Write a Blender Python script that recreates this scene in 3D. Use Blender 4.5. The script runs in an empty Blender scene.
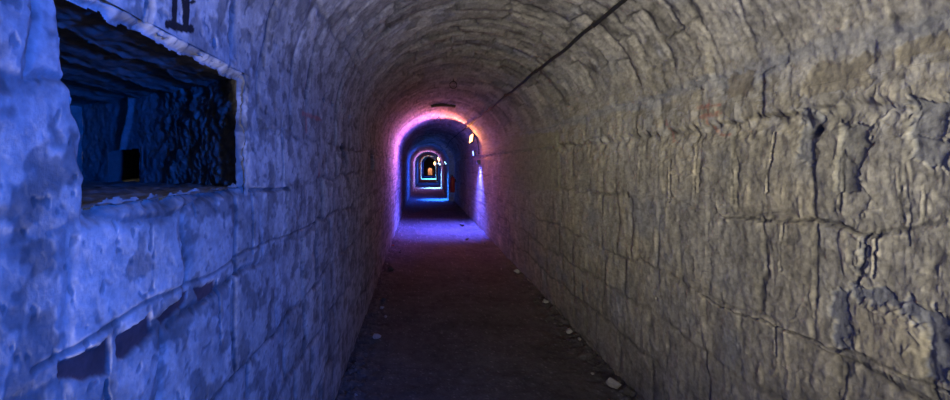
import bpy, bmesh, math, random
import numpy as np
from mathutils import Vector, Matrix

S = bpy.context.scene
COL = S.collection

# ------------------------------------------------------------------ camera
F_PX = 450.0
cam_d = bpy.data.cameras.new('camera')
cam_d.sensor_width = 36.0
cam_d.lens = F_PX / 950.0 * 36.0
cam_d.shift_x = 55.0 / 950.0
cam_d.shift_y = -36.0 / 950.0
cam_d.clip_start = 0.02
cam_d.clip_end = 400
cam = bpy.data.objects.new('camera', cam_d)
COL.objects.link(cam)
cam.location = (0, 0, 1.5)
cam.rotation_euler = (math.pi / 2, 0, 0)
S.camera = cam

# ------------------------------------------------------------------ world, exposure
S.view_settings.view_transform = 'Standard'
S.view_settings.look = 'None'
S.view_settings.gamma = 1
S.view_settings.use_curve_mapping = False
S.view_settings.exposure = 0.12
w = bpy.data.worlds.new('night_sky')
S.world = w
w.use_nodes = True
w.node_tree.nodes['Background'].inputs[0].default_value = (0.30, 0.36, 0.55, 1)
w.node_tree.nodes['Background'].inputs[1].default_value = 0.10
S.cycles.max_bounces = 6
S.cycles.diffuse_bounces = 2
S.cycles.use_denoising = True


def lamp(name, kind, loc, color, power, radius=0.05, aim=None, angle=160, blend=0.6, size=None):
    d = bpy.data.lights.new(name, kind)
    d.color = color
    d.energy = power
    if kind == 'AREA':
        d.shape = 'RECTANGLE'
        d.size, d.size_y = size
    else:
        d.shadow_soft_size = radius
    if kind == 'SPOT':
        d.spot_size = math.radians(angle)
        d.spot_blend = blend
    o = bpy.data.objects.new(name, d)
    COL.objects.link(o)
    o.location = loc
    if aim is not None:
        v = Vector(aim) - Vector(loc)
        o.rotation_euler = v.to_track_quat('-Z', 'Y').to_euler()
    return o


# unseen lamp standing in for the warm light from behind the camera
lamp('unseen_rear_light', 'POINT', (-1.9, -9.0, 1.35), (1.0, 0.95, 0.77), 6500, 1.9)
lamp('vault_fill', 'SPOT', (-0.49, -1.12, 0.12), (0.98, 0.93, 0.96), 290, 0.2,  # unseen fill added to brighten the left haunch of the vault
     aim=(-0.28, 1.6, 2.6), angle=66, blend=1.0)
lamp('crown_fill', 'SPOT', (-0.35, -1.12, 0.12), (0.98, 0.93, 0.94), 150, 0.2,  # second unseen fill, added to lift the crown
     aim=(0.40, 2.0, 2.75), angle=44, blend=1.0)
# blue flood of the same kind as those further on, on the right wall behind the camera
lamp('blue_flood_behind', 'SPOT', (1.12, -0.15, 1.56), (0.0, 0.115, 1.0), 225, 0.12,
     aim=(-0.6, 0.65, 1.25), angle=130, blend=0.9)

# ------------------------------------------------------------------ noise
RNG = np.random.RandomState(11)
_P = RNG.permutation(4096)
_A = RNG.rand(4096) * 2 * np.pi
_GX, _GY = np.cos(_A), np.sin(_A)


def _h(ix, iy, seed):
    return _P[(_P[(ix + seed * 131) & 4095] + iy) & 4095]


def perlin(x, y, seed=0):
    ix = np.floor(x).astype(np.int64)
    iy = np.floor(y).astype(np.int64)
    fx, fy = x - ix, y - iy
    u = fx * fx * fx * (fx * (fx * 6 - 15) + 10)
    v = fy * fy * fy * (fy * (fy * 6 - 15) + 10)

    def g(dx, dy):
        k = _h(ix + dx, iy + dy, seed)
        return _GX[k] * (fx - dx) + _GY[k] * (fy - dy)
    a = g(0, 0) * (1 - u) + g(1, 0) * u
    b = g(0, 1) * (1 - u) + g(1, 1) * u
    return (a * (1 - v) + b * v) * 1.5


def fbm(x, y, seed=0, octs=4, gain=0.5):
    r = 0
    a = 1.0
    for i in range(octs):
        r = r + a * perlin(x, y, seed + i * 7)
        x, y, a = x * 2.03, y * 2.03, a * gain
    return r


def sstep(a, b, x):
    t = np.clip((x - a) / (b - a), 0, 1)
    return t * t * (3 - 2 * t)


# ------------------------------------------------------------------ gallery shape
def xl(d):
    return np.interp(d, [-5, 10, 18.9, 28, 44, 61, 80], [-.53, -.53, -.49, -.36, .10, .55, 1.0])


def xr(d):
    return np.interp(d, [-5, 10, 17.8, 18.05, 28, 44, 61, 80], [1.38, 1.38, 1.37, 1.16, 1.33, 1.56, 2.10, 2.6])


def zsp(d):
    return np.interp(d, [-5, 16, 18.5, 80], [1.78, 1.76, 1.50, 1.50])


def rise(d):
    return np.interp(d, [-5, 17.8, 18.05, 80], [.82, .82, .80, .80])


VL = 2.79          # arc length used for pattern coordinates of the vault
ZS = 1.78
UTOT = 2 * ZS + VL

# ------------------------------------------------------------------ masonry pattern
def masonry(A, B, bounds, wmin, wmax, seed, span):
    """courses along B (bounds), stones along A. returns id, edge distance, local coords"""
    bounds = np.asarray(bounds)
    ci = np.clip(np.searchsorted(bounds, B) - 1, 0, len(bounds) - 2)
    b0, b1 = bounds[ci], bounds[ci + 1]
    db = np.minimum(B - b0, b1 - B)
    ids = np.zeros(A.shape, np.int64)
    da = np.zeros(A.shape)
    la = np.zeros(A.shape)
    for c in np.unique(ci):
        r = np.random.RandomState(seed + 97 * int(c))
        n = int((span[1] - span[0]) / wmin) + 4
        e = span[0] + np.cumsum(r.uniform(wmin, wmax, n)) - r.rand() * wmax
        m = ci == c
        k = np.clip(np.searchsorted(e, A[m]) - 1, 0, n - 2)
        a0, a1 = e[k], e[k + 1]
        da[m] = np.minimum(A[m] - a0, a1 - A[m])
        la[m] = (A[m] - a0) / (a1 - a0) - .5
        ids[m] = (int(c) * 733 + k * 17 + seed) & 4095
    lb = (B - b0) / (b1 - b0) - .5
    return ids, np.minimum(np.abs(da), np.abs(db)), la, lb


R1, R2, R3, R4 = (np.random.RandomState(s).rand(4096) for s in (1, 2, 3, 4))

# pits: side, depth along gallery, height, half sizes, depth
PITS = [('L', 1.145, 1.815, .012, .014, .03), ('L', 4.95, 1.53, .11, .13, .10), ('L', 3.05, 1.62, .06, .03, .02),
        ('L', 2.46, 1.865, .018, .018, .03), ('L', 2.68, 1.87, .018, .016, .03), ('L', 3.0, 1.875, .02, .016, .03),
        ('L', 3.35, 1.87, .02, .016, .03), ('L', 3.1, 1.54, .09, .05, .015),
        ('R', 3.0, 1.30, .02, .02, .02), ('R', 2.62, .72, .012, .014, .02), ('R', 1.57, 1.62, .03, .02, .03)]

# niche opening in the left wall (along gallery, height)
NY0, NY1, NZ0, NZ1 = .697, 1.365, 1.434, 1.765


def seg(Y, Z, pts):
    """distance to a polyline"""
    best = np.full(Y.shape, 9.0)
    for (x0, y0), (x1, y1) in zip(pts[:-1], pts[1:]):
        dx, dy = x1 - x0, y1 - y0
        t = np.clip(((Y - x0) * dx + (Z - y0) * dy) / (dx * dx + dy * dy + 1e-12), 0, 1)
        best = np.minimum(best, np.hypot(Y - x0 - t * dx, Z - y0 - t * dy))
    return best


def RW(x, y):     # right wall: where a joint seen there lies (along gallery, height)
    d = 621.0 / (x - 420.0)
    return (d, 1.5 + (164 - y) * d / 450)


def LW(x, y):
    d = 238.5 / (420.0 - x)
    return (d, 1.5 + (164 - y) * d / 450)


def blob(Y, Z, poly, seed, soft=.006, wob=.012):
    """soft inside mask of a polygon"""
    Yw = Y + wob * fbm(Y * 22, Z * 22, seed, 3)
    Zw = Z + wob * fbm(Y * 22 + 9, Z * 22, seed + 1, 3)
    inside = np.zeros(Y.shape, bool)
    n = len(poly)
    for i in range(n):
        x0, y0 = poly[i]
        x1, y1 = poly[(i + 1) % n]
        c = ((y0 > Zw) != (y1 > Zw)) & (Yw < (x1 - x0) * (Zw - y0) / (y1 - y0 + 1e-12) + x0)
        inside ^= c
    dd = seg(Yw, Zw, list(poly) + [poly[0]])
    sd = np.where(inside, dd, -dd)
    return sstep(-soft, soft, sd)


def relief(Y, U, part):
    """inward relief (metres) and albedo (rgb) of the masonry"""
    wy = .028 * fbm(Y * 4.5, U * 4.5, 3, 3)
    wu = .022 * fbm(Y * 4.5 + 31, U * 4.5, 5, 3) + .035 * fbm(Y * 1.3, U * 1.3, 8, 2)
    Yw, Uw = Y + wy, U + wu
    n1 = fbm(Y * 3, U * 3, 21, 4)
    n2 = fbm(Y * 14, U * 14, 22, 4, .6)
    n3 = fbm(Y * 45, U * 45, 23, 3, .6)
    lowf = fbm(Y * 1.1, U * 1.1, 24, 3)
    if part == 'vault':
        bounds = -6 + np.cumsum(np.random.RandomState(5).uniform(.13, .24, 600))
        ids, ed, la, lb = masonry(Uw - ZS, Yw, bounds, .24, .50, 50, (-.6, VL + .8))
        jw, jd, tilt = .011, .012, .028
    elif part == 'left':
        bounds = [-.4, .02, .32, .62, .90, 1.20, 1.425, 1.62, 2.2]
        ids, ed, la, lb = masonry(Yw, Uw, bounds, .22, .40, 70, (-6, 90))
        jw, jd, tilt = .012, .010, .010
    else:
        Zr = UTOT - Uw
        bounds = [-.4, .02, .33, .60, .88, 1.29, 1.69, 1.90, 2.3]
        ids, ed, la, lb = masonry(Yw, Zr, bounds, .20, .46, 90, (-6, 90))
        jw, jd, tilt = .013, .012, .024
    cover = sstep(-.15, .55, lowf + .35 * n1)                 # render smeared over the joints
    jstr = (1 - .75 * cover) * (.6 + .8 * np.clip(n2 + .5, 0, 1))
    jm = 1 - sstep(jw * .25, jw * 1.6, ed + .007 * n2)
    ra, rb, rc, rd = R1[ids], R2[ids], R3[ids], R4[ids]
    blk = (ra - .5) * .016 + (rb - .5) * tilt * la + (rc - .5) * tilt * lb
    edge = sstep(0, .06, ed)
    h = blk * (1 - .4 * cover) + .006 * edge * (1 - cover) - jd * jm * jstr
    ka = {'vault': .50, 'left': .13, 'right': .29}[part]
    h = h * {'vault': .6, 'left': .6, 'right': .40}[part] + ka * (.010 * n1 + .0055 * n2 + .0018 * n3)
    ridge = 1 - np.abs(fbm(Y * 7, U * 7, 31, 4, .55)) * 2.4
    h = h + .006 * np.clip(ridge, -.6, 1) * {'vault': .4, 'left': .10, 'right': .22}[part]
    # ---------------- colour of stone, mortar, render
    stone_a = np.array([.40, .355, .270])
    stone_b = np.array([.30, .275, .225])
    mortar = np.array([.255, .262, .285])
    rend = np.array([.43, .40, .345])
    k = np.clip(.5 + .55 * (rd - .5) + .5 * n1, 0, 1)[..., None]
    colr = stone_a * k + stone_b * (1 - k)
    colr = colr * (1 - .55 * cover[..., None]) + rend * .55 * cover[..., None]
    gm = np.clip(sstep(.15, .75, fbm(Y * 2.1 + 4, U * 2.6, 41, 4)), 0, 1)[..., None]
    colr = colr * (1 - .55 * gm) + mortar * .55 * gm
    colr = colr * (1 - {'vault': .42, 'left': .60, 'right': .40}[part] * (jm * jstr)[..., None])
    colr = colr * (1 + .26 * n2 + .20 * n3)[..., None]
    speck = sstep(.45, .8, fbm(Y * 26, U * 26, 44, 3))[..., None]
    colr = colr * (1 - .25 * speck)
    if part == 'vault':
        colr = colr * np.array([.94, .96, 1.03]) * (1 + .5 * (rd - .5))[..., None]
        # long chips and streaks along the stones
        st = fbm(Y * 34, U * 7, 46, 4, .6)
        h = h + .002 * np.clip(st, -1, 1)
        lite = sstep(.35, .75, fbm(Y * 22 + 5, U * 5, 47, 3))[..., None]
        colr = colr * (1 + .35 * lite)
        dark = sstep(.3, .7, fbm(Y * 5, U * 5, 48, 4))[..., None]
        colr = colr * (1 - .45 * dark)
    if part == 'left':
        colr = colr * .45 + np.array([.40, .39, .37]) * .55 * (1 + .22 * n2 + .1 * n1)[..., None]
        colr = colr * (1 + .34 * (rd - .5))[..., None] * (1 - .30 * jm * jstr)[..., None]
        pl = sstep(.05, .40, fbm(Y * 9, U * 9, 52, 4, .6))[..., None]     # flaked lime wash
        colr = colr * (1 - .45 * pl)
        pl2 = sstep(.1, .5, fbm(Y * 4 + 7, U * 5, 56, 4))[..., None]
        colr = colr * (1 - .25 * pl2)
        h = h - .0008 * pl[..., 0]
        hol = sstep(.50, .62, fbm(Y * 30, U * 30, 53, 2))
        h = h - .0018 * hol
        colr = colr * (1 - .35 * hol[..., None])
        Z = U
        # dark brick course below the niche
        for i, poly in enumerate([[LW(57, 360), LW(85, 349), LW(110, 337), LW(107, 372), LW(80, 381), LW(62, 375)],
                                  [LW(116, 337), LW(150, 312), LW(152, 332), LW(125, 354), LW(115, 350)],
                                  [LW(157, 317), LW(189, 290), LW(187, 302), LW(165, 320)],
                                  [LW(195, 287), LW(215, 281), LW(216, 290), LW(202, 300)]]):
            m = blob(Y, Z, poly, 60 + i, .003, .006)
            h = h * (1 - .7 * m) - .007 * m
            colr = colr * (1 - m[..., None]) + np.array([.10, .055, .05]) * (1 + .3 * n2)[..., None] * m[..., None]
        # joint and cracks seen round the niche
        for pts, wd, dp in [([(.62, 1.225), (.9, 1.235), (1.13, 1.225), (1.36, 1.24), (1.7, 1.22), (2.3, 1.21)], .007, .004),
                            ([(1.18, 1.205), (1.19, 1.02)], .005, .014),
                            ([LW(253, 192), LW(253, 250)], .010, .012),
                            ([LW(281, 120), LW(284, 188)], .010, .010),
                            ([LW(250, 190), LW(290, 188)], .010, .012),
                            ([LW(195, 196), LW(197, 212)], .004, .012),
                            ([(.755, 1.14), (.77, 1.06), (.75, .95)], .008, .012)]:
            q = 1 - sstep(wd * .3, wd, seg(Y + .006 * n2, Z + .01 * n1, pts))
            h = h - dp * q
            colr = colr * (1 - .45 * q[..., None])
    if part == 'right':
        Z = UTOT - U
        # streaky vertical tooling, pale lime runs
        st = fbm(Y * 15, U * 6, 46, 4, .6)
        low = 1 - .75 * sstep(1.66, 1.95, Z)
        h = h + .0022 * np.clip(st, -1, 1) * low
        runs = sstep(.45, .8, fbm(Y * 15 + 3, U * 4, 49, 4))
        h = h + .003 * runs * low
        colr = colr * (1 + .40 * (runs * low)[..., None] * np.array([1.1, 1.0, .8]))
        # thick render ends along the springing: broken lip
        lip = Z - (1.685 + .035 * fbm(Y * 6, Y * 0, 77, 3) + .009 * n2)
        h = h + .010 * sstep(-.012, .022, lip) * (1 - sstep(.05, .30, lip))
        h = h - .010 * (1 - sstep(0, .05, np.abs(lip + .03)))
        # grey cement band above
        m = 1 - sstep(.018, .05, np.abs(Z - 1.90 - .03 * n1))
        colr = colr * (1 - .6 * m[..., None]) + np.array([.30, .31, .34]) * .6 * m[..., None]
        # brown patches and pale scraped render near the mouth
        tan = sstep(.1, .7, fbm(Y * 3.3, U * 2.2, 61, 4) + .5 * (.0 - np.abs(Z - 1.0)) + .25)[..., None]
        colr = colr * (1 - .35 * tan) + np.array([.45, .385, .27]) * .35 * tan * (1 + .3 * n2 + .2 * n3)[..., None]
        flk = sstep(.12, .22, fbm(Y * 11, U * 13, 63, 5, .62))[..., None] * sstep(1.45, 1.75, Z + .2 * n1)[..., None]
        colr = colr * (1 - .5 * flk) + np.array([.46, .44, .42]) * .5 * flk
        vein = (1 - sstep(.0, .035, np.abs(fbm(Y * 3.2, U * 3.2, 66, 4)))) * sstep(-.1, .4, n1)
        h = h + .003 * vein
        colr = colr * (1 + .22 * vein[..., None] * np.array([1.1, 1., .75]))
        for i, (poly, c, dh) in enumerate([
            ([RW(728, 100), RW(757, 88), RW(755, 66), RW(732, 70)], (.235, .200, .150), -.006),
            ([RW(800, 96), RW(872, 82), RW(880, 50), RW(815, 62)], (.300, .262, .195), -.005),
            ([RW(900, 60), RW(950, 50), RW(950, 26), RW(905, 42)], (.310, .270, .200), -.005),
            ([RW(800, 108), RW(822, 110), RW(812, 164), RW(797, 158)], (.245, .245, .250), -.014),
            ([RW(842, 122), RW(874, 122), RW(856, 190), RW(836, 192)], (.250, .240, .215), -.020),
            ([RW(905, 100), RW(948, 96), RW(948, 170), RW(918, 160)], (.240, .240, .250), -.016),
            ([RW(830, 288), RW(850, 288), RW(850, 350), RW(836, 346)], (.235, .240, .265), -.014),
            ([RW(850, 282), RW(900, 292), RW(950, 315), RW(950, 380), RW(925, 372), RW(928, 330), RW(890, 305), RW(858, 300)],
             (.225, .232, .260), -.016),
            ([RW(862, 232), RW(874, 232), RW(868, 272), RW(856, 284)], (.255, .250, .245), -.014),
            ([RW(853, 302), RW(895, 308), RW(932, 345), RW(920, 372), RW(888, 376), RW(858, 344)], (.44, .385, .285), .006),
            ([RW(500, 135), RW(560, 130), RW(560, 190), RW(500, 190)], (.34, .32, .22), .0),
        ]):
            m = blob(Y, Z, poly, 160 + 3 * i, .004, .022)
            h = h + dh * m * .4
            mm = (m * .85)[..., None]
            colr = colr * (1 - mm) + np.array(c) * (1 + .22 * n2 + .14 * n3)[..., None] * mm
        for pts, wd, dp in [([RW(722, 214), RW(778, 220), RW(828, 222), RW(864, 231), RW(927, 229), RW(950, 226)], .008, .014),
                            ([RW(784, 222), RW(782, 270)], .006, .012), ([RW(864, 232), RW(855, 282)], .006, .010),
                            ([RW(875, 232), RW(871, 270)], .006, .014), ([RW(927, 190), RW(927, 229)], .006, .010),
                            ([RW(700, 290), RW(720, 306), RW(774, 321), RW(828, 344), RW(860, 358), RW(950, 395)], .007, .012),
                            ([RW(774, 321), RW(776, 350)], .006, .010), ([RW(774, 130), RW(766, 190)], .006, .016),
                            ([RW(735, 135), RW(733, 200)], .006, .010), ([RW(697, 132), RW(694, 195)], .008, .010),
                            ([RW(671, 145), RW(669, 200)], .008, .010), ([RW(640, 150), RW(640, 200)], .008, .010),
                            ([RW(840, 210), RW(843, 150)], .006, .008), ([RW(900, 170), RW(905, 225)], .006, .008),
                            ([RW(684, 62), RW(700, 70), RW(692, 80), RW(706, 84)], .005, .008)]:
            sd = seg(Y + .007 * n2 + .012 * n1, Z + .007 * n2 + .02 * n1, pts)
            q = 1 - sstep(wd * .3, wd, sd)
            rim = sstep(wd * .6, wd * 1.3, sd) * (1 - sstep(wd * 1.3, wd * 3.0, sd))
            dp = dp * np.clip(.45 + .9 * n1 + .8 * n2, .05, 1)
            h = h - .6 * dp * q + .002 * rim * np.clip(.5 + n2, 0, 1)
            colr = colr * (1 - .40 * q[..., None]) * (1 + .22 * (rim * np.clip(.4 + n2, 0, 1))[..., None] * np.array([1.1, 1, .75]))
        # faint red chalk scribbles
        for pts in ([RW(700, 106), RW(722, 103)], [RW(712, 98), RW(709, 122)], [RW(703, 116), RW(722, 112)],
                    [RW(712, 126), RW(722, 134), RW(729, 133)], [RW(668, 120), RW(673, 140)], [RW(588, 280), RW(588, 290)]):
            q = 1 - sstep(.004, .014, seg(Y, Z, pts) + .006 * n2)
            q = (q * .55 * np.clip(.8 + n3, 0, 1))[..., None]
            colr = colr * (1 - q) + np.array([.42, .14, .10]) * q
    if part in ('left', 'vault'):
        # position on the lower left of the vault and wall, in the same pattern coordinates
        red = [((2.02, 1.735), (2.42, 1.745)), ((2.10, 1.72), (2.10, 1.66)), ((2.36, 1.44), (2.36, 1.50)), ((1.50, 2.33), (1.50, 2.37))]
        for a, b in red:
            q = 1 - sstep(.004, .016, seg(Y, U, [a, b]) + .008 * n2)
            q = (q * .6)[..., None]
            colr = colr * (1 - q) + np.array([.42, .12, .10]) * q
        # remains of black lettering above the niche: an upright, a slanting stroke, and the foot bar
        ink = np.zeros(Y.shape)
        for a, b, wd in LETTER:
            ink = np.maximum(ink, 1 - sstep(wd * .85, wd * 1.1, seg(Y + .003 * n2, U + .004 * n2, [a, b]) + .0015 * n3))
        ink = ink[..., None]
        colr = colr * (1 - ink) + np.array([.012, .012, .014]) * ink
    side = {'left': 'L', 'right': 'R'}.get(part)
    for s, py, pz, ry, rz, dep in PITS:
        pu = pz if s == 'L' else UTOT - pz
        if abs(pu - ZS) > .25 and ((s == 'L') != (part == 'left')) and part != 'vault':
            continue
        q = np.hypot((Y - py + .1 * ry * n2) / ry, (U - pu) / rz)
        m = 1 - sstep(.75, 1.1, q + .25 * n2)
        h = h - dep * m
        colr = colr * (1 - .5 * m[..., None])  # shade of the pits painted into the albedo as well
    return h, np.clip(colr, .01, .8)


def vault_y(x, y):
    """where a mark at this place on the left haunch of the vault lies: (along gallery, pattern height)"""
    best = None
    for i in range(400):
        th = math.pi - i / 400 * math.pi / 2
        X = .425 + .955 * math.cos(th)
        Zr = .28 + .82 * math.sin(th)
        e = abs(X * (164 - y) - Zr * (x - 420))
        if best is None or e < best[0]:
            best = (e, X * 450 / (x - 420), ZS + (math.pi - th) / math.pi * VL)
    return best[1:]


LETTER = [(vault_y(172, -30), vault_y(172, 22), .0105), (vault_y(180, -2), vault_y(184, 26), .0095),
          (vault_y(187, -30), vault_y(184, 26), .0095), (vault_y(165, 22), vault_y(189, 27), .0105),
          (vault_y(186, 0), vault_y(191, 0), .005)]


def surface(D, part, T):
    """points of the gallery surface; T is height for walls, 0..1 left to right for the vault"""
    L, R = xl(D), xr(D)
    c, hw = (L + R) / 2, (R - L) / 2
    zs, rs = zsp(D), rise(D)
    if part == 'left':
        U = T * 1.0
        P = np.stack([L, D, T * zs / ZS], -1)
        N = np.zeros(P.shape); N[..., 0] = 1
        amp = sstep(0, .01, T + 1)
    elif part == 'right':
        U = UTOT - T
        P = np.stack([R, D, T * zs / ZS], -1)
        N = np.zeros(P.shape); N[..., 0] = -1
    else:
        th = math.pi * (1 - T)
        U = ZS + T * VL
        P = np.stack([c + hw * np.cos(th), D, zs + rs * np.sin(th)], -1)
        N = np.stack([-np.cos(th), np.zeros(D.shape), -np.sin(th)], -1)
    # blend patterns of wall and vault across the springing so the seam is continuous
    if part == 'vault':
        h, col = relief(D, U, 'vault')
        hl, cl = relief(D, U, 'left')
        hr, cr = relief(D, U, 'right')
        bl = 1 - sstep(ZS + .15, ZS + .85, U + .05 * fbm(D * 5, U * 5, 90, 3))
        br = sstep(UTOT - ZS - .50, UTOT - ZS - .0, U + .05 * fbm(D * 5, U * 5, 91, 3))
        bl = np.where(U < ZS + .01, 1, bl); br = np.where(U > UTOT - ZS - .01, 1, br)
        h = h * (1 - bl - br) + hl * bl + hr * br
        col = col * (1 - bl - br)[..., None] + cl * bl[..., None] + cr * br[..., None]
    else:
        h, col = relief(D, U, part)
    return P, N, h, col


def dsamples(d0, d1, n):
    return 1.0 / np.linspace(1.0 / d0, 1.0 / d1, n)


def grid_mesh(name, P, col, mat, keep=None, flip=False, smooth=True):
    nr, nc = P.shape[:2]
    idx = np.arange(nr * nc).reshape(nr, nc)
    q = np.stack([idx[:-1, :-1], idx[:-1, 1:], idx[1:, 1:], idx[1:, :-1]], -1)
    if keep is not None:
        q = q[keep]
    q = q.reshape(-1, 4)
    if flip:
        q = q[:, ::-1]
    me = bpy.data.meshes.new(name)
    me.vertices.add(nr * nc)
    me.vertices.foreach_set('co', P.reshape(-1).astype(np.float32))
    me.loops.add(q.size)
    me.loops.foreach_set('vertex_index', q.reshape(-1).astype(np.int32))
    me.polygons.add(len(q))
    me.polygons.foreach_set('loop_start', (np.arange(len(q)) * 4).astype(np.int32))
    me.polygons.foreach_set('use_smooth', np.full(len(q), smooth))
    me.update(calc_edges=True)
    a = me.attributes.new('albedo', 'FLOAT_COLOR', 'POINT')
    c4 = np.ones((nr * nc, 4), np.float32)
    c4[:, :3] = col.reshape(-1, 3)
    a.data.foreach_set('color', c4.reshape(-1))
    me.materials.append(mat)
    o = bpy.data.objects.new(name, me)
    COL.objects.link(o)
    return o


# ------------------------------------------------------------------ materials
def new_mat(name):
    m = bpy.data.materials.new(name)
    m.use_nodes = True
    nt = m.node_tree
    return m, nt, nt.nodes['Principled BSDF']


def rock_mat(name, scale=1.0, bump=.5, rough=.88, attr=True, base=(.3, .27, .22), var=.25, dist=.004):
    m, nt, b = new_mat(name)
    tc = nt.nodes.new('ShaderNodeTexCoord')
    n = nt.nodes.new('ShaderNodeTexNoise')
    n.inputs['Scale'].default_value = 55 * scale
    n.inputs['Detail'].default_value = 6
    n.inputs['Roughness'].default_value = .65
    n2 = nt.nodes.new('ShaderNodeTexNoise')
    n2.inputs['Scale'].default_value = 170 * scale
    n2.inputs['Detail'].default_value = 4
    nt.links.new(tc.outputs['Object'], n.inputs['Vector'])
    nt.links.new(tc.outputs['Object'], n2.inputs['Vector'])
    mr = nt.nodes.new('ShaderNodeMapRange')
    mr.inputs[1].default_value = .25
    mr.inputs[2].default_value = .75
    mr.inputs[3].default_value = 1 - var
    mr.inputs[4].default_value = 1 + var
    nt.links.new(n.outputs['Fac'], mr.inputs[0])
    mul = nt.nodes.new('ShaderNodeVectorMath')
    mul.operation = 'SCALE'
    if attr:
        at = nt.nodes.new('ShaderNodeAttribute')
        at.attribute_name = 'albedo'
        nt.links.new(at.outputs['Color'], mul.inputs[0])
    else:
        mul.inputs[0].default_value = base
    nt.links.new(mr.outputs[0], mul.inputs['Scale'])
    nt.links.new(mul.outputs[0], b.inputs['Base Color'])
    add = nt.nodes.new('ShaderNodeMath')
    add.operation = 'MULTIPLY_ADD'
    add.inputs[1].default_value = .4
    nt.links.new(n2.outputs['Fac'], add.inputs[0])
    nt.links.new(n.outputs['Fac'], add.inputs[2])
    bp = nt.nodes.new('ShaderNodeBump')
    bp.inputs['Strength'].default_value = bump
    bp.inputs['Distance'].default_value = dist
    nt.links.new(add.outputs[0], bp.inputs['Height'])
    nt.links.new(bp.outputs[0], b.inputs['Normal'])
    b.inputs['Roughness'].default_value = rough
    b.inputs['Specular IOR Level'].default_value = .3
    return m


def flat_mat(name, c, rough=.6, metal=0, var=.2, scale=40, bump=.2):
    m, nt, b = new_mat(name)
    n = nt.nodes.new('ShaderNodeTexNoise')
    n.inputs['Scale'].default_value = scale
    n.inputs['Detail'].default_value = 5
    tc = nt.nodes.new('ShaderNodeTexCoord')
    nt.links.new(tc.outputs['Object'], n.inputs['Vector'])
    r = nt.nodes.new('ShaderNodeValToRGB')
    r.color_ramp.elements[0].position = .3
    r.color_ramp.elements[1].position = .7
    r.color_ramp.elements[0].color = (*[x * (1 - var) for x in c], 1)
    r.color_ramp.elements[1].color = (*[min(1, x * (1 + var)) for x in c], 1)
    nt.links.new(n.outputs['Fac'], r.inputs['Fac'])
    nt.links.new(r.outputs['Color'], b.inputs['Base Color'])
    bp = nt.nodes.new('ShaderNodeBump')
    bp.inputs['Strength'].default_value = bump
    bp.inputs['Distance'].default_value = .002
    nt.links.new(n.outputs['Fac'], bp.inputs['Height'])
    nt.links.new(bp.outputs[0], b.inputs['Normal'])
    b.inputs['Roughness'].default_value = rough
    b.inputs['Metallic'].default_value = metal
    return m


def glow_mat(name, c, strength):
    m, nt, b = new_mat(name)
    b.inputs['Base Color'].default_value = (.6, .6, .6, 1)
    b.inputs['Emission Color'].default_value = (*c, 1)
    b.inputs['Emission Strength'].default_value = strength
    b.inputs['Roughness'].default_value = .2
    return m


M_wall = rock_mat('limestone_masonry', bump=.36)
M_floor = rock_mat('packed_earth', bump=.6, rough=.95, var=.3, dist=.006)
M_rock = rock_mat('rubble_stone', attr=False, base=(.11, .10, .095), bump=.8, scale=.6)
M_rock_pale = rock_mat('pale_rubble_stone', attr=False, base=(.36, .34, .33), bump=.8, scale=.6)
M_iron = flat_mat('rusty_iron', (.035, .024, .020), .7, .4)
M_wood = flat_mat('old_dark_timber', (.050, .032, .022), .85)
M_rubber = flat_mat('black_rubber', (.012, .012, .013), .65)
M_hous = flat_mat('painted_lamp_metal', (.05, .05, .055), .5, .3)
M_red = flat_mat('red_paint', (.50, .035, .025), .45)

# ------------------------------------------------------------------ structure
def struct(o, label=None):
    o['kind'] = 'structure'
    return o


BACK = -1.2


def col_samples(n_near, n_far, near0):
    a = np.linspace(BACK, near0, 260, endpoint=False)
    b = dsamples(near0, 13, n_near)
    c = np.concatenate([np.linspace(13, 17.7, 40)[1:], np.linspace(17.7, 18.15, 14)[1:], np.geomspace(18.15, 61.5, n_far)[1:]])
    return np.concatenate([a, b, c])


def wobble(P, N, D, U):
    """small in-plane irregularity"""
    P = P.copy()
    P[..., 1] += .006 * fbm(D * 12, U * 12, 201, 3)
    P[..., 2] += .004 * fbm(D * 12, U * 12, 205, 3)
    return P


def make_wall(side):
    ds = col_samples(760 if side == 'left' else 800, 160, .40 if side == 'left' else .60)
    zs = np.concatenate([np.linspace(-.06, .7, 110, endpoint=False), np.linspace(.7, ZS, 330)])
    D, T = np.meshgrid(ds, zs)
    P, N, h, col = surface(D, side, T)
    keep = None
    if side == 'left':
        # round the arris of the niche inwards and open the hole
        irr = .010 * fbm(D * 9, T * 9, 301, 3) + .006 * fbm(D * 30, T * 30, 303, 2)
        y1e = NY1 + .4 * irr
        dx = np.maximum(NY0 + .19 * (1.60 - T) - D, D - y1e)
        dz = np.maximum(NZ0 - T, T - NZ1)
        dist = np.maximum(dx, dz) + irr
        r = .026
        q = np.clip(1 - dist / r, 0, 1.0)
        h = h - .022 * q ** 2
        keepv = dist > -.004
        keep = keepv[:-1, :-1] | keepv[1:, :-1] | keepv[:-1, 1:] | keepv[1:, 1:]
    P = P + N * h[..., None]
    # tuck the top row behind the vault so no gap opens
    tp = np.zeros(zs.shape); tp[-1] = 1
    P = np.concatenate([P, P[-1:] - N[-1:] * .04 + np.array([0, 0, .03])], 0)
    col = np.concatenate([col, col[-1:]], 0)
    if keep is not None:
        keep = np.concatenate([keep, np.ones((1, keep.shape[1]), bool)], 0)
    o = grid_mesh('wall_' + side, P, col, M_wall, keep, flip=(side == 'right'))
    return struct(o)


make_wall('left')
make_wall('right')

ds = col_samples(640, 140, .55)
ts = np.linspace(0, 1, 600)
D, T = np.meshgrid(ds, ts)
P, N, h, col = surface(D, 'vault', T)
o = grid_mesh('ceiling', P + N * h[..., None], col, M_wall)
struct(o)

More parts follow.
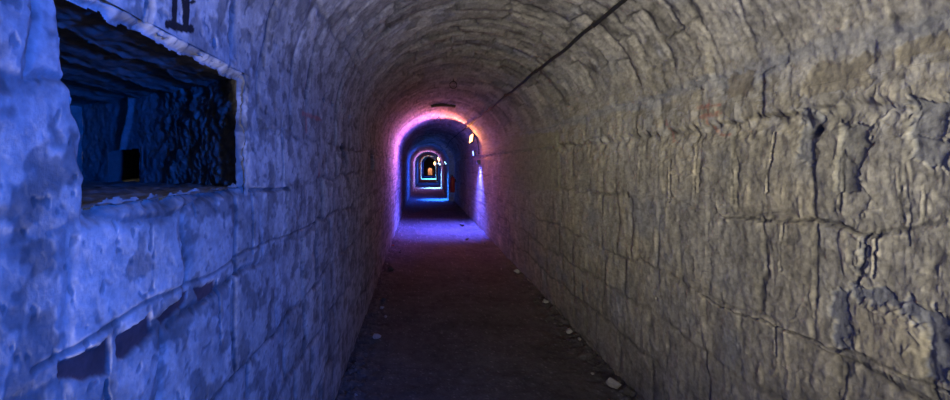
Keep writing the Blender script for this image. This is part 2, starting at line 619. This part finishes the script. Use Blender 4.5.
# floor
ds = np.concatenate([np.linspace(BACK, 1.2, 60, endpoint=False), dsamples(1.2, 13, 620), np.geomspace(13, 63, 160)[1:]])
ts = np.linspace(-.06, 1.06, 240)
D, T = np.meshgrid(ds, ts)
L, R = xl(D), xr(D)
X = L + (R - L) * T
edge = np.minimum(X - L, R - X)
Zf = .012 * fbm(X * 1.6, D * 1.6, 401, 3) + .005 * fbm(X * 9, D * 9, 402, 4, .6) + .002 * fbm(X * 40, D * 40, 403, 2)
rub = 1 - sstep(.03, .26, edge + .05 * fbm(X * 5, D * 5, 405, 2))
Zf = Zf + rub * (.025 + .016 * fbm(X * 16, D * 16, 404, 4, .65))
n2 = fbm(X * 12, D * 12, 406, 4, .6)
n1 = fbm(X * 2.5, D * 2.5, 407, 3)
cf = np.array([.100, .093, .092]) * (1 + .25 * n2 + .25 * n1)[..., None]
cf = cf * (1 + .45 * rub * np.clip(.4 + fbm(X * 16, D * 16, 404, 4, .65), 0, 1.5))[..., None]
fleck = sstep(.62, .75, fbm(X * 38, D * 38, 409, 2))[..., None]
cf = cf * (1 + 1.0 * fleck)
floor = grid_mesh('floor', np.stack([X, D, Zf], -1), np.clip(cf, .01, .6), M_floor, flip=True)
struct(floor)


def floor_z(x, d):
    x = np.array([float(x)]); d = np.array([float(d)])
    L, R = xl(d), xr(d)
    e = np.minimum(x - L, R - x)
    z = .012 * fbm(x * 1.6, d * 1.6, 401, 3) + .005 * fbm(x * 9, d * 9, 402, 4, .6)
    rub = 1 - sstep(.03, .26, e + .05 * fbm(x * 5, d * 5, 405, 2))
    return float((z + rub * (.025 + .016 * fbm(x * 16, d * 16, 404, 4, .65)))[0])


# end wall far down the gallery with a low arched opening
def ring_wall():
    d = 61.0
    L, R, zs_, rs_ = float(xl(d)), float(xr(d)), 1.5, .8
    c, hw = (L + R) / 2, (R - L) / 2
    bm = bmesh.new()
    n = 40
    outer, inner = [], []
    oc, ohw, oh = 1.37, .28, .95
    pts_o = [(L - .1, -.1)] + [(c + (hw + .1) * math.cos(math.pi * (1 - i / n)), zs_ + (rs_ + .1) * math.sin(math.pi * i / n)) for i in range(n + 1)] + [(R + .1, -.1)]
    pts_i = [(oc - ohw, -.1)] + [(oc + ohw * math.cos(math.pi * (1 - i / n)), oh - .25 + .25 * math.sin(math.pi * i / n)) for i in range(n + 1)] + [(oc + ohw, -.1)]
    for dd in (d, d + .35):
        outer.append([bm.verts.new((x, dd, z)) for x, z in pts_o])
        inner.append([bm.verts.new((x, dd, z)) for x, z in pts_i])
    m = len(pts_o)
    for i in range(m - 1):
        bm.faces.new((outer[0][i], outer[0][i + 1], inner[0][i + 1], inner[0][i]))
        bm.faces.new((outer[1][i], inner[1][i], inner[1][i + 1], outer[1][i + 1]))
        bm.faces.new((inner[0][i], inner[0][i + 1], inner[1][i + 1], inner[1][i]))
        bm.faces.new((outer[0][i], outer[1][i], outer[1][i + 1], outer[0][i + 1]))
    # recess behind the opening
    a = [bm.verts.new(p) for p in ((oc - .5, d + .34, -.1), (oc + .5, d + .34, -.1), (oc + .5, d + 1.6, -.1), (oc - .5, d + 1.6, -.1),
                                   (oc - .5, d + .34, 1.5), (oc + .5, d + .34, 1.5), (oc + .5, d + 1.6, 1.5), (oc - .5, d + 1.6, 1.5))]
    for f in ((0, 1, 2, 3), (4, 7, 6, 5), (1, 5, 6, 2), (2, 6, 7, 3), (3, 7, 4, 0)):
        bm.faces.new([a[i] for i in f])
    me = bpy.data.meshes.new('wall_end')
    bm.to_mesh(me); bm.free()
    me.materials.append(rock_mat('end_wall_stone', attr=False, base=(.36, .33, .29), scale=.2))
    o = bpy.data.objects.new('wall_end', me)
    COL.objects.link(o)
    struct(o)


ring_wall()

# unseen low block added behind the camera to shade floor and lower walls
bm = bmesh.new()
bmesh.ops.create_cube(bm, size=1, matrix=Matrix.Translation((.425, -1.4, .40)) @ Matrix.Diagonal((2.6, .3, 1.08, 1)))
me = bpy.data.meshes.new('wall_light_blocker'); bm.to_mesh(me); bm.free()
me.materials.append(rock_mat('light_blocker_stone', attr=False, base=(.33, .30, .26), scale=.3))
struct(bpy.data.objects.new('wall_light_blocker', me))
COL.objects.link(bpy.data.objects['wall_light_blocker'])

# ------------------------------------------------------------------ niche (embrasure) in the left wall
def face_grid(name, p00, p01, p10, p11, nu, nv, seed, amp, base, var=.25, strat=None, keepf=None, over=0, streak=(9, 9)):
    """ruled rock face between four corners. u along first pair, v from first to second pair"""
    p00, p01, p10, p11 = (np.array(p, float) for p in (p00, p01, p10, p11))
    U, V = np.meshgrid(np.linspace(0, 1, nu), np.linspace(0, 1, nv))
    P = (p00 * (1 - V)[..., None] + p10 * V[..., None]) * (1 - U)[..., None] + (p01 * (1 - V)[..., None] + p11 * V[..., None]) * U[..., None]
    nrm = np.cross(p01 - p00, p10 - p00); nrm /= np.linalg.norm(nrm)
    lu, lv = np.linalg.norm(p01 - p00), np.linalg.norm(p10 - p00)
    A, B = U * lu, V * lv
    h = amp * fbm(A * streak[0], B * streak[1], seed, 5, .6) + amp * .3 * fbm(A * 40, B * 40, seed + 50, 3, .6)
    if strat is not None:
        h = h + strat(A, B, U, V)
    P = P + nrm * h[..., None]
    c = np.array(base) * (1 + var * fbm(A * 14, B * 14, seed + 9, 4))[..., None]
    keep = None
    if keepf is not None:
        kv = keepf(U, V)
        keep = kv[:-1, :-1]
    return P, np.clip(c, .01, .8), keep


XW = -.53 - .012
z0, z1 = NZ0 - .004, NZ1 + .004
A0 = (XW + .004, NY1 + .004)      # far arris
A1 = (-.90, 1.60)
A2 = (-1.38, 1.84)
A3 = (-1.42, .86)
A4 = (XW + .004, NY0 - .010)      # near arris


def p3(a, z):
    return (a[0], a[1], z)


# every face of the recess is structure of the same wall
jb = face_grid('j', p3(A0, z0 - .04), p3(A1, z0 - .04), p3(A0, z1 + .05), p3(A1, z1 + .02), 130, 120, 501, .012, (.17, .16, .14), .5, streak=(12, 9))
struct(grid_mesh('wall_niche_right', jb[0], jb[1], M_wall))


def slab(A, B, U, V):     # two upright slabs with a crack between them
    cr = .50 + .035 * np.sin(B * 14) - .10 * V
    return .004 * sstep(.0, .03, cr - U) - .015 * (1 - sstep(.005, .02, np.abs(U - cr)))


hole = lambda U, V: ~((U > .30 + .04 * V) & (U < .66) & (V > .06) & (V < .42 - .08 * (U - .30)))
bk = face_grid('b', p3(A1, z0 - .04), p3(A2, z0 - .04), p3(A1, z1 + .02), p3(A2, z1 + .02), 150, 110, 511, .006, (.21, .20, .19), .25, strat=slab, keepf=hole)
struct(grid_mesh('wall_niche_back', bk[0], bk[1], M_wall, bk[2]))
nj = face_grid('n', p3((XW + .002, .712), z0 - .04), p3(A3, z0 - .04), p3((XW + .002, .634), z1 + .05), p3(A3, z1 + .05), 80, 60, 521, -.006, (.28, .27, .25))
struct(grid_mesh('wall_niche_left', nj[0], nj[1], M_wall))
ed = face_grid('e', p3(A2, z0 - .04), p3(A3, z0 - .04), p3(A2, z1 + .05), p3(A3, z1 + .05), 60, 40, 531, .006, (.28, .27, .25))
struct(grid_mesh('wall_niche_end', ed[0], ed[1], M_wall))


def beds(A, B, U, V):     # layered roof slabs, stepping down inwards
    s = A * .5 + .02 * fbm(A * 6, B * 4, 540, 3)
    k = s / .085
    fr = k - np.floor(k)
    return .010 * (fr - .5) + .005 * sstep(.88, 1.0, fr) - .004 * perlin(A * 3, B * 40, 544)


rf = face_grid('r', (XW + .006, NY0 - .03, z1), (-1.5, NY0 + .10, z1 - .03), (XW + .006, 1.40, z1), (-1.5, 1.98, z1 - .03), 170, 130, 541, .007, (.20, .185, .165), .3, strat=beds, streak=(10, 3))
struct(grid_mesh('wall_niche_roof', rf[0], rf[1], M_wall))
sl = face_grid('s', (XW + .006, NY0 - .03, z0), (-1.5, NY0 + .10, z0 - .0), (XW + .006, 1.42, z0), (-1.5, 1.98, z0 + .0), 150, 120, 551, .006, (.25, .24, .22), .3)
struct(grid_mesh('wall_niche_sill', sl[0], sl[1], M_wall))


# black shaft behind the square hole
def shaft():
    b0, b1 = Vector((*A1, 0)), Vector((*A2, 0))
    along = (b1 - b0)
    out = Vector((-along.y, along.x, 0)).normalized()
    if out.y < 0:
        out = -out
    bm = bmesh.new()
    zt, zb = z1 + .02, z0 - .04
    H = zt - zb
    q = [b0 + along * .285, b0 + along * .68]
    vs = []
    for k in (0.004, .5):
        for p in q:
            for z in (zb + .04 * H, zb + .44 * H):
                vs.append(bm.verts.new((p + out * k) + Vector((0, 0, z))))
    for f in ((0, 1, 5, 4), (2, 6, 7, 3), (0, 4, 6, 2), (1, 3, 7, 5), (4, 5, 7, 6)):
        bm.faces.new([vs[i] for i in f])
    me = bpy.data.meshes.new('wall_niche_shaft')
    bm.to_mesh(me); bm.free()
    me.materials.append(rock_mat('shaft_stone', attr=False, base=(.12, .11, .10)))
    o = bpy.data.objects.new('wall_niche_shaft', me)
    COL.objects.link(o)
    struct(o)


shaft()

# ------------------------------------------------------------------ mesh helpers
def obj(name, bm, mat, parent=None, smooth=True):
    me = bpy.data.meshes.new(name)
    bmesh.ops.recalc_face_normals(bm, faces=bm.faces[:])
    bm.to_mesh(me); bm.free()
    for p in me.polygons:
        p.use_smooth = smooth
    me.materials.append(mat)
    o = bpy.data.objects.new(name, me)
    COL.objects.link(o)
    if parent:
        o.parent = parent
    return o


def thing(name, label, cat, loc=(0, 0, 0), rot=(0, 0, 0), group=None):
    o = bpy.data.objects.new(name, None)
    COL.objects.link(o)
    o.location = loc
    o.rotation_euler = rot
    o.empty_display_size = .05
    o['label'] = label
    o['category'] = cat
    if group:
        o['group'] = group
    return o


def tag(o, label, cat, group=None):
    o['label'] = label
    o['category'] = cat
    if group:
        o['group'] = group
    return o


def tube(bm, pts, r, seg_n=10, closed=False, caps=True):
    pts = [Vector(p) for p in pts]
    n = len(pts)
    rings = []
    up = Vector((0, 0, 1))
    for i, p in enumerate(pts):
        if closed:
            t = pts[(i + 1) % n] - pts[i - 1]
        else:
            t = pts[min(i + 1, n - 1)] - pts[max(i - 1, 0)]
        t.normalize()
        a = t.cross(up)
        if a.length < .05:
            a = t.cross(Vector((1, 0, 0)))
        a.normalize()
        b = t.cross(a)
        rr = r[i] if isinstance(r, (list, tuple)) else r
        rings.append([bm.verts.new(p + a * rr * math.cos(2 * math.pi * k / seg_n) + b * rr * math.sin(2 * math.pi * k / seg_n)) for k in range(seg_n)])
    m = n if closed else n - 1
    for i in range(m):
        A, B = rings[i], rings[(i + 1) % n]
        for k in range(seg_n):
            bm.faces.new((A[k], A[(k + 1) % seg_n], B[(k + 1) % seg_n], B[k]))
    if caps and not closed:
        bm.faces.new(rings[0]); bm.faces.new(rings[-1][::-1])


def box(bm, c, s, bev=0.0):
    r = bmesh.ops.create_cube(bm, size=1, matrix=Matrix.Translation(c) @ Matrix.Diagonal((*s, 1)))
    if bev:
        es = list({e for v in r['verts'] for e in v.link_edges})
        bmesh.ops.bevel(bm, geom=es, offset=bev, segments=2, affect='EDGES')


def vault_point(d, deg, off):
    """point on the vault, off metres inside it, with its relief"""
    Dm = np.array([[d]]); th = math.radians(deg)
    T = np.array([[1 - th / math.pi]])
    P, N, h, c = surface(Dm, 'vault', T)
    return Vector((P + N * (h[..., None] + off))[0, 0])


def wall_x(side, d, z, off):
    P, N, h, c = surface(np.array([[float(d)]]), side, np.array([[float(z)]]))
    return Vector((P + N * (h[..., None] + off))[0, 0])


# ------------------------------------------------------------------ cable along the vault
def cable_pt(d, extra=0, deg=46.5):
    return None


dd = np.concatenate([np.linspace(BACK + .1, 1.2, 14, endpoint=False), dsamples(1.2, 13, 120), np.linspace(13, 60, 70)[1:]])
Dm = dd[None, :]
Tm = np.full(Dm.shape, 1 - 46.5 / 180)
Pc, Nc, hc, _ = surface(Dm, 'vault', Tm)
hs = np.convolve(np.pad(hc[0], 6, mode='edge'), np.ones(13) / 13, 'valid')
Pc = Pc + Nc * (hs[None, :, None] * 0 + .030)
sag = .006 * np.sin(dd * 4.1) + .004 * np.sin(dd * 9.7 + 1)
cb = thing('power_cable', 'long black cable pinned along the right side of the vault to the lamps', 'cable', tuple(Pc[0, 14]))
base = Vector(Pc[0, 14])
bm = bmesh.new()
tube(bm, [Vector(p) - base - Vector((0, 0, float(s))) for p, s in zip(Pc[0], sag)], .0122, 10)
obj('cable_sheath', bm, M_rubber, cb)
for k, d0 in enumerate([1.6, 2.75, 4.1, 5.6, 7.2, 9.0, 11, 13.5, 16.5]):
    j = int(np.argmin(abs(dd - d0)))
    p = Vector(Pc[0, j]) - base - Vector((0, 0, float(sag[j])))
    nn = Vector(Nc[0, j])
    bm = bmesh.new()
    pts = [p + nn * (.014 * math.cos(a)) + Vector((-nn.z, 0, nn.x)) * (.014 * math.sin(a)) for a in np.linspace(-1.7, 1.7, 9)]
    pts = [p - nn * .045 + Vector((-nn.z, 0, nn.x)) * -.015] + pts + [p - nn * .045 + Vector((-nn.z, 0, nn.x)) * .015]
    tube(bm, pts, .0028, 6)
    obj('clip', bm, M_iron, cb)

# ------------------------------------------------------------------ iron rings in the crown
def iron_ring(d, px_size, label):
    P, N, h, _ = surface(np.array([[d]]), 'vault', np.array([[.5]]))
    top = Vector((P + N * h[..., None])[0, 0])
    t = thing('iron_ring', label, 'ring', tuple(top))
    r = px_size
    bm = bmesh.new()
    tube(bm, [(0, 0, .03), (0, 0, -.02), (.008, 0, -.032), (0, 0, -.044), (-.008, 0, -.034), (-.001, 0, -.02)], .005, 8)
    obj('eye_bolt', bm, M_iron, t)
    bm = bmesh.new()
    tube(bm, [(r * math.cos(a), .3 * r * math.sin(a) * 0, -.036 - r + r * math.sin(a)) for a in np.linspace(0, 2 * math.pi, 28, endpoint=False)], .006, 8, closed=True)
    obj('hoop', bm, M_iron, t)
    return t


iron_ring(5.75, .045, 'dark iron ring hanging from the crown of the vault, the nearer of two')
iron_ring(10.2, .045, 'small iron ring hanging from the crown inside the pink glow, the farther of two')

# dark bar across the crown
Tm = np.linspace(.5 - .075, .5 + .075, 16)[None, :]
Pb, Nb, hb, _ = surface(np.full(Tm.shape, 8.2), 'vault', Tm)
Pb = Pb[0] - np.array([0, 0, .004]); Nb = Nb[0]
hmax = float(hb.max())
bm = bmesh.new()
rows = []
for p, n in zip(Pb, Nb):
    p, n = Vector(p), Vector(n)
    rows.append([bm.verts.new(p + n * (hmax + a) + Vector((0, b, 0))) for a, b in ((-.03, -.05), (.028, -.045), (.028, .045), (-.03, .05))])
for a, b in zip(rows[:-1], rows[1:]):
    for k in range(4):
        bm.faces.new((a[k], a[(k + 1) % 4], b[(k + 1) % 4], b[k]))
bm.faces.new(rows[0]); bm.faces.new(rows[-1][::-1])
bar = obj('timber_bar', bm, M_wood, smooth=False)
tag(bar, 'short dark timber bar set across the crown of the vault', 'beam')


# ------------------------------------------------------------------ flood lamps
def flood(name, label, wallp, facep, aim, c, glow, size=.09, group=None, down=None, power=0, radius=.03, kind='POINT', angle=170, lite=None):
    """lamp at facep held by a bracket from wallp, its window turned towards aim"""
    loc = Vector(facep)
    v = (Vector(aim) - loc).normalized()
    rot = v.to_track_quat('-Z', 'Z' if abs(v.z) < .9 else 'Y')
    t = thing(name, label, 'lamp', tuple(loc), (0, 0, 0), group)
    R = rot.to_matrix().to_4x4()
    bm = bmesh.new()
    box(bm, (0, 0, .022), (size * 1.25, size * .95, .040), .006)
    for k in range(5):      # cooling fins
        box(bm, ((k - 2) * size * .22, 0, .050), (.004, size * .8, .022))
    bmesh.ops.transform(bm, matrix=R, verts=bm.verts[:])
    obj('housing', bm, M_hous, t, smooth=False)
    bm = bmesh.new()
    box(bm, (0, 0, -.003), (size * 1.12, size * .82, .010), .003)
    bmesh.ops.transform(bm, matrix=R, verts=bm.verts[:])
    obj('lamp_window', bm, glow_mat(name + '_light', c, glow), t)
    # yoke and arm to the wall
    bm = bmesh.new()
    a = R @ Vector((size * .66, 0, .02)); b = R @ Vector((-size * .66, 0, .02))
    back = Vector(wallp) - loc
    mid = back * .72
    sidev = (a - b).normalized() * size * .66
    tube(bm, [a, a * .6 + (mid + sidev) * .4, mid + sidev * .9, mid - sidev * .9, b * .6 + (mid - sidev) * .4, b], .004, 6)
    tube(bm, [mid, back * 1.08], .007, 8)
    obj('bracket', bm, M_hous, t)
    if power:
        lp = loc + v * .035
        lamp(name + '_source', kind, tuple(lp), lite or c, power, radius, aim=tuple(lp + v), angle=angle, blend=.85)
        if down:        # extra spot added at the lamp to strengthen its lit pool and glow
            dp, da, dc, tgt = down
            lamp(name + '_beam', 'SPOT', tuple(lp), dc, dp, radius, aim=tgt, angle=da, blend=.9)
    return t


ORANGE = (1.0, .34, .10)
BLUE = (.05, .10, 1.0)
CYAN = (.10, .45, 1.0)
PURPLE = (.32, .16, 1.0)

st1 = 10.3
flood('orange_floodlight', 'orange glowing floodlight high on the right haunch beside the cable end', vault_point(st1, 27, 0), vault_point(st1, 27, .11),
      (-.3, st1 - .5, 2.55), (1.0, .42, .12), 6, .17, power=330, kind='SPOT', angle=116, lite=(1.0, .22, .20),
      down=(60, 179, (1.0, .30, .07), (.3, st1 - 1.5, 1.9)))
flood('blue_floodlight', 'small blue floodlight on the right wall just below the orange one', wall_x('right', st1, 1.76, 0), wall_x('right', st1, 1.76, .15),
      (-.5, st1 - .1, 1.5), (.15, .25, 1.0), 6, .09, power=420, kind='SPOT', angle=140, lite=(.10, .08, 1.0),
      down=(1350, 104, (.09, .09, 1.0), (.85, st1 + .05, 0)))
g = 'floodlights far down the gallery'
flood('blue_floodlight', 'blue floodlight at the narrowing past the red extinguisher', vault_point(18.9, 4, 0), vault_point(18.9, 4, .10),
      (0.2, 18.9, .9), (.30, .6, 1.0), 12, .10, g, power=330, kind='SPOT', angle=150, lite=(.012, .075, 1.0),
      down=(2200, 64, (.02, .17, 1.0), (.75, 18.9, 0)))
flood('orange_floodlight', 'far orange floodlight above a pale blue one, on the next arch', vault_point(28, 25, 0), vault_point(28, 25, .10),
      (0.2, 27.5, 1.6), (1.0, .4, .16), 12, .20, g, power=200, kind='SPOT', angle=165, lite=(.8, .25, .8))
flood('pale_blue_floodlight', 'far pale blue floodlight close below an orange one', vault_point(28.4, 1, 0), vault_point(28.4, 1, .10),
      (0.2, 28.1, .6), (.5, .8, 1.0), 12, .14, g, power=260, kind='SPOT', angle=155, lite=(.10, .14, 1.0),
      down=(5200, 66, (.14, .40, 1.0), (.9, 28.1, 0)))
flood('blue_floodlight', 'dim blue floodlight between two orange lit arches far away', vault_point(34, 3, 0), vault_point(34, 3, .10),
      (0.2, 34, .3), (.2, .5, 1.0), 6, .09, g, power=260, kind='SPOT', angle=155, lite=(.008, .10, 1.0))
flood('orange_floodlight', 'farthest orange floodlight, a tiny bright spot', vault_point(44, 5, 0), vault_point(44, 5, .12),
      (0.5, 43.5, 1.6), (1.0, .45, .15), 12, .26, g, power=110, kind='SPOT', angle=175, lite=(1.0, .22, .1))
flood('pale_blue_floodlight', 'farthest pale blue floodlight over the bright cyan band of floor', wall_x('right', 45, 1.62, 0), wall_x('right', 45, 1.62, .12),
      (0.5, 45, .2), (.4, .7, 1.0), 8, .16, g, power=300, kind='SPOT', angle=155, lite=(.02, .2, 1.0),
      down=(9000, 80, (.08, .5, 1.0), (1.1, 45, 0)))
flood('blue_floodlight', 'farthest blue floodlight, just before the orange lit opening', wall_x('right', 54, 1.62, 0), wall_x('right', 54, 1.62, .12),
      (0.5, 54, .2), (.2, .4, 1.0), 3, .12, g, power=260, kind='SPOT', angle=165, lite=(.02, .07, 1.0))
lamp('passage_lamp', 'POINT', (1.20, 61.7, 1.2), (1.0, .42, .22), 75, .05)

# drop lead from the cable to the lamps at the first arch
pA = vault_point(st1 - .22, 40, .03); pB = vault_point(st1 - .20, 24, .03); pC = wall_x('right', st1 - .09, 1.74, .05)
bm = bmesh.new()
tube(bm, [pA, pA.lerp(pB, .5) + Vector((0, 0, -.03)), pB, pB.lerp(pC, .5) + Vector((.02, 0, 0)), pC], .006, 8)
tag(obj('lamp_lead', bm, M_rubber), 'thin black lead looping from the cable past the orange floodlight', 'cable')

# junction box by the lamps
jb_ = thing('junction_box', 'small dark box on the right wall under the blue floodlight', 'box', tuple(wall_x('right', st1, 1.56, .0)))
bm = bmesh.new(); box(bm, (-.03, 0, 0), (.06, .09, .09), .006); obj('case', bm, M_hous, jb_, False)
bm = bmesh.new(); box(bm, (-.065, 0, 0), (.012, .082, .082), .003); obj('lid', bm, M_iron, jb_, False)

# ------------------------------------------------------------------ red extinguisher at the narrowing
ex = thing('fire_extinguisher', 'dark red fire extinguisher hung low on the right wall in the shadow', 'extinguisher', (1.24, 17.2, .42))
bm = bmesh.new()
prof = [(0, .0), (.085, .0), (.095, .015), (.095, .50), (.085, .55), (.05, .585), (.028, .60), (.028, .62), (0, .62)]
n = 24
rr = [[bm.verts.new((r * math.cos(2 * math.pi * k / n), r * math.sin(2 * math.pi * k / n), z)) for k in range(n)] for r, z in prof[1:-1]]
for a, b in zip(rr[:-1], rr[1:]):
    for k in range(n):
        bm.faces.new((a[k], a[(k + 1) % n], b[(k + 1) % n], b[k]))
bm.faces.new(rr[0][::-1]); bm.faces.new(rr[-1])
obj('cylinder_body', bm, M_red, ex)
bm = bmesh.new(); box(bm, (0, 0, .635), (.05, .04, .04), .006); box(bm, (-.035, 0, .672), (.11, .022, .012), .003); box(bm, (-.04, 0, .645), (.10, .02, .010), .003)
obj('valve_handle', bm, M_hous, ex, False)
bm = bmesh.new(); tube(bm, [(-.02, -.02, .63), (-.09, -.05, .60), (-.115, -.04, .48), (-.11, -.03, .25), (-.108, -.02, .14)], [.010, .010, .010, .010, .016], 8)
obj('hose', bm, M_rubber, ex)
bm = bmesh.new(); box(bm, (.105, 0, .45), (.05, .06, .12), .004)
obj('wall_hook', bm, M_iron, ex, False)

# ------------------------------------------------------------------ stones on the floor
def stone_bm(seed, r, squash=.7, sub=3):
    rnd = random.Random(seed)
    bm = bmesh.new()
    bmesh.ops.create_icosphere(bm, subdivisions=sub, radius=1)
    # cut flat facets
    planes = [(Vector((rnd.uniform(-1, 1), rnd.uniform(-1, 1), rnd.uniform(-.8, 1))).normalized(), rnd.uniform(.45, .78)) for _ in range(13)]
    ph = [rnd.uniform(0, 6) for _ in range(4)]
    for v in bm.verts:
        p = v.co.copy()
        for n, k in planes:
            d = p.dot(n)
            if d > k:
                p -= n * (d - k)
        p *= 1 + .05 * math.sin(p.x * 9 + ph[0]) * math.sin(p.y * 8 + ph[1]) + .03 * math.sin(p.z * 15 + ph[2])
        v.co = Vector((p.x * 1.15, p.y * .95, p.z * squash)) * r
    a = rnd.uniform(0, 6.28)
    bmesh.ops.rotate(bm, verts=bm.verts[:], cent=(0, 0, 0), matrix=Matrix.Rotation(a, 3, 'Z') @ Matrix.Rotation(rnd.uniform(-.4, .4), 3, 'X'))
    return bm


def FP(x, y):
    d = 675.0 / (y - 164.0)
    return ((x - 420.0) * d / 450, d)


def place_stone(x, d, r, seed, label, mat, group=None, squash=.7, name='stone'):
    x = min(max(x, float(xl(d)) + r * 1.0 + .02), float(xr(d)) - r * 1.0 - .02)
    bm = stone_bm(seed, r, squash)
    zmin = min(v.co.z for v in bm.verts)
    o = obj(name, bm, mat, smooth=False)
    o.location = (x, d, floor_z(x, d) - zmin - r * .18)
    tag(o, label, 'stone', group)
    PLACED.append((x, d, r))
    return o


PLACED = []
named = [
    (613, 392, .050, 'pale broken stone at the foot of the right wall, the nearest and largest', M_rock_pale, .95),
    (628, 397, .030, 'smaller grey stone touching the nearest big pale one by the right wall', M_rock, .8),
    (569, 335, .038, 'flattish grey stone second along the right wall from the nearest big one', M_rock_pale, .65),
    (547, 306, .036, 'upright pale grey stone third along the right wall from the nearest big one', M_rock_pale, .9),
    (522, 275, .052, 'lumpy grey stone by the right wall, farther than the upright pale one', M_rock_pale, .8),
    (512, 268, .030, 'low stone just left of the lumpy grey one by the right wall', M_rock, .6),
    (462, 226, .085, 'dark stone in the blue light pool at the right wall', M_rock, .6),
    (376, 340, .045, 'pale flat stone at the foot of the left wall, nearest on that side', M_rock_pale, .5),
    (384, 303, .042, 'grey stone halfway along the foot of the left wall', M_rock, .7),
    (391, 272, .055, 'rounded grey stone at the left wall before the blue light pool', M_rock, .6),
    (390, 247, .030, 'small reddish stone on the left just before the blue light pool', flat_mat('reddish_brick', (.42, .13, .07), .9), .7),
    (467, 240, .05, 'stone at the near right edge of the blue light pool', M_rock, .6),
]
for i, (x, y, r, lb, mt, sq) in enumerate(named):
    X, d = FP(x, y)
    place_stone(X, d, r, 100 + i, lb, mt, squash=sq)
rnd = random.Random(5)
for i in range(30):
    right = rnd.random() < .62
    d = rnd.choice([rnd.uniform(2.8, 5), rnd.uniform(4, 9)])
    off = abs(rnd.gauss(0, .09)) + .02
    r = rnd.uniform(.012, .026)
    X = float(xr(d)) - off - r if right else float(xl(d)) + off + r
    place_stone(X, d, r, 300 + i, 'small loose stone among the grit along the foot of the %s wall' % ('right' if right else 'left'),
                M_rock if rnd.random() < .7 else M_rock_pale, 'small stones along the foot of the %s wall' % ('right' if right else 'left'))

# grit: uncountable
bm = bmesh.new()
nr = np.random.RandomState(9)
for i in range(2000):
    d = 1 / nr.uniform(1 / 14, 1 / 2.2)
    if nr.rand() < .72:
        off = abs(nr.normal(0, .10)) + .01
        X = float(xr(d)) - off if nr.rand() < .58 else float(xl(d)) + off
    else:
        X = nr.uniform(float(xl(d)) + .05, float(xr(d)) - .05)
    r = nr.uniform(.002, .009)
    if any(math.hypot(X - px, d - pd) < pr * 1.4 + .02 for px, pd, pr in PLACED):
        continue
    m = Matrix.Translation((X, d, floor_z(X, d) + r * .3)) @ Matrix.Rotation(nr.uniform(0, 6), 4, 'Z') @ Matrix.Diagonal((r * nr.uniform(.8, 1.6), r, r * .7, 1))
    bmesh.ops.create_icosphere(bm, subdivisions=1, radius=1, matrix=m)
gr = obj('gravel', bm, M_rock, smooth=False)
gr['kind'] = 'stuff'
tag(gr, 'fine grit and chippings scattered over the earth floor and along the walls', 'gravel')
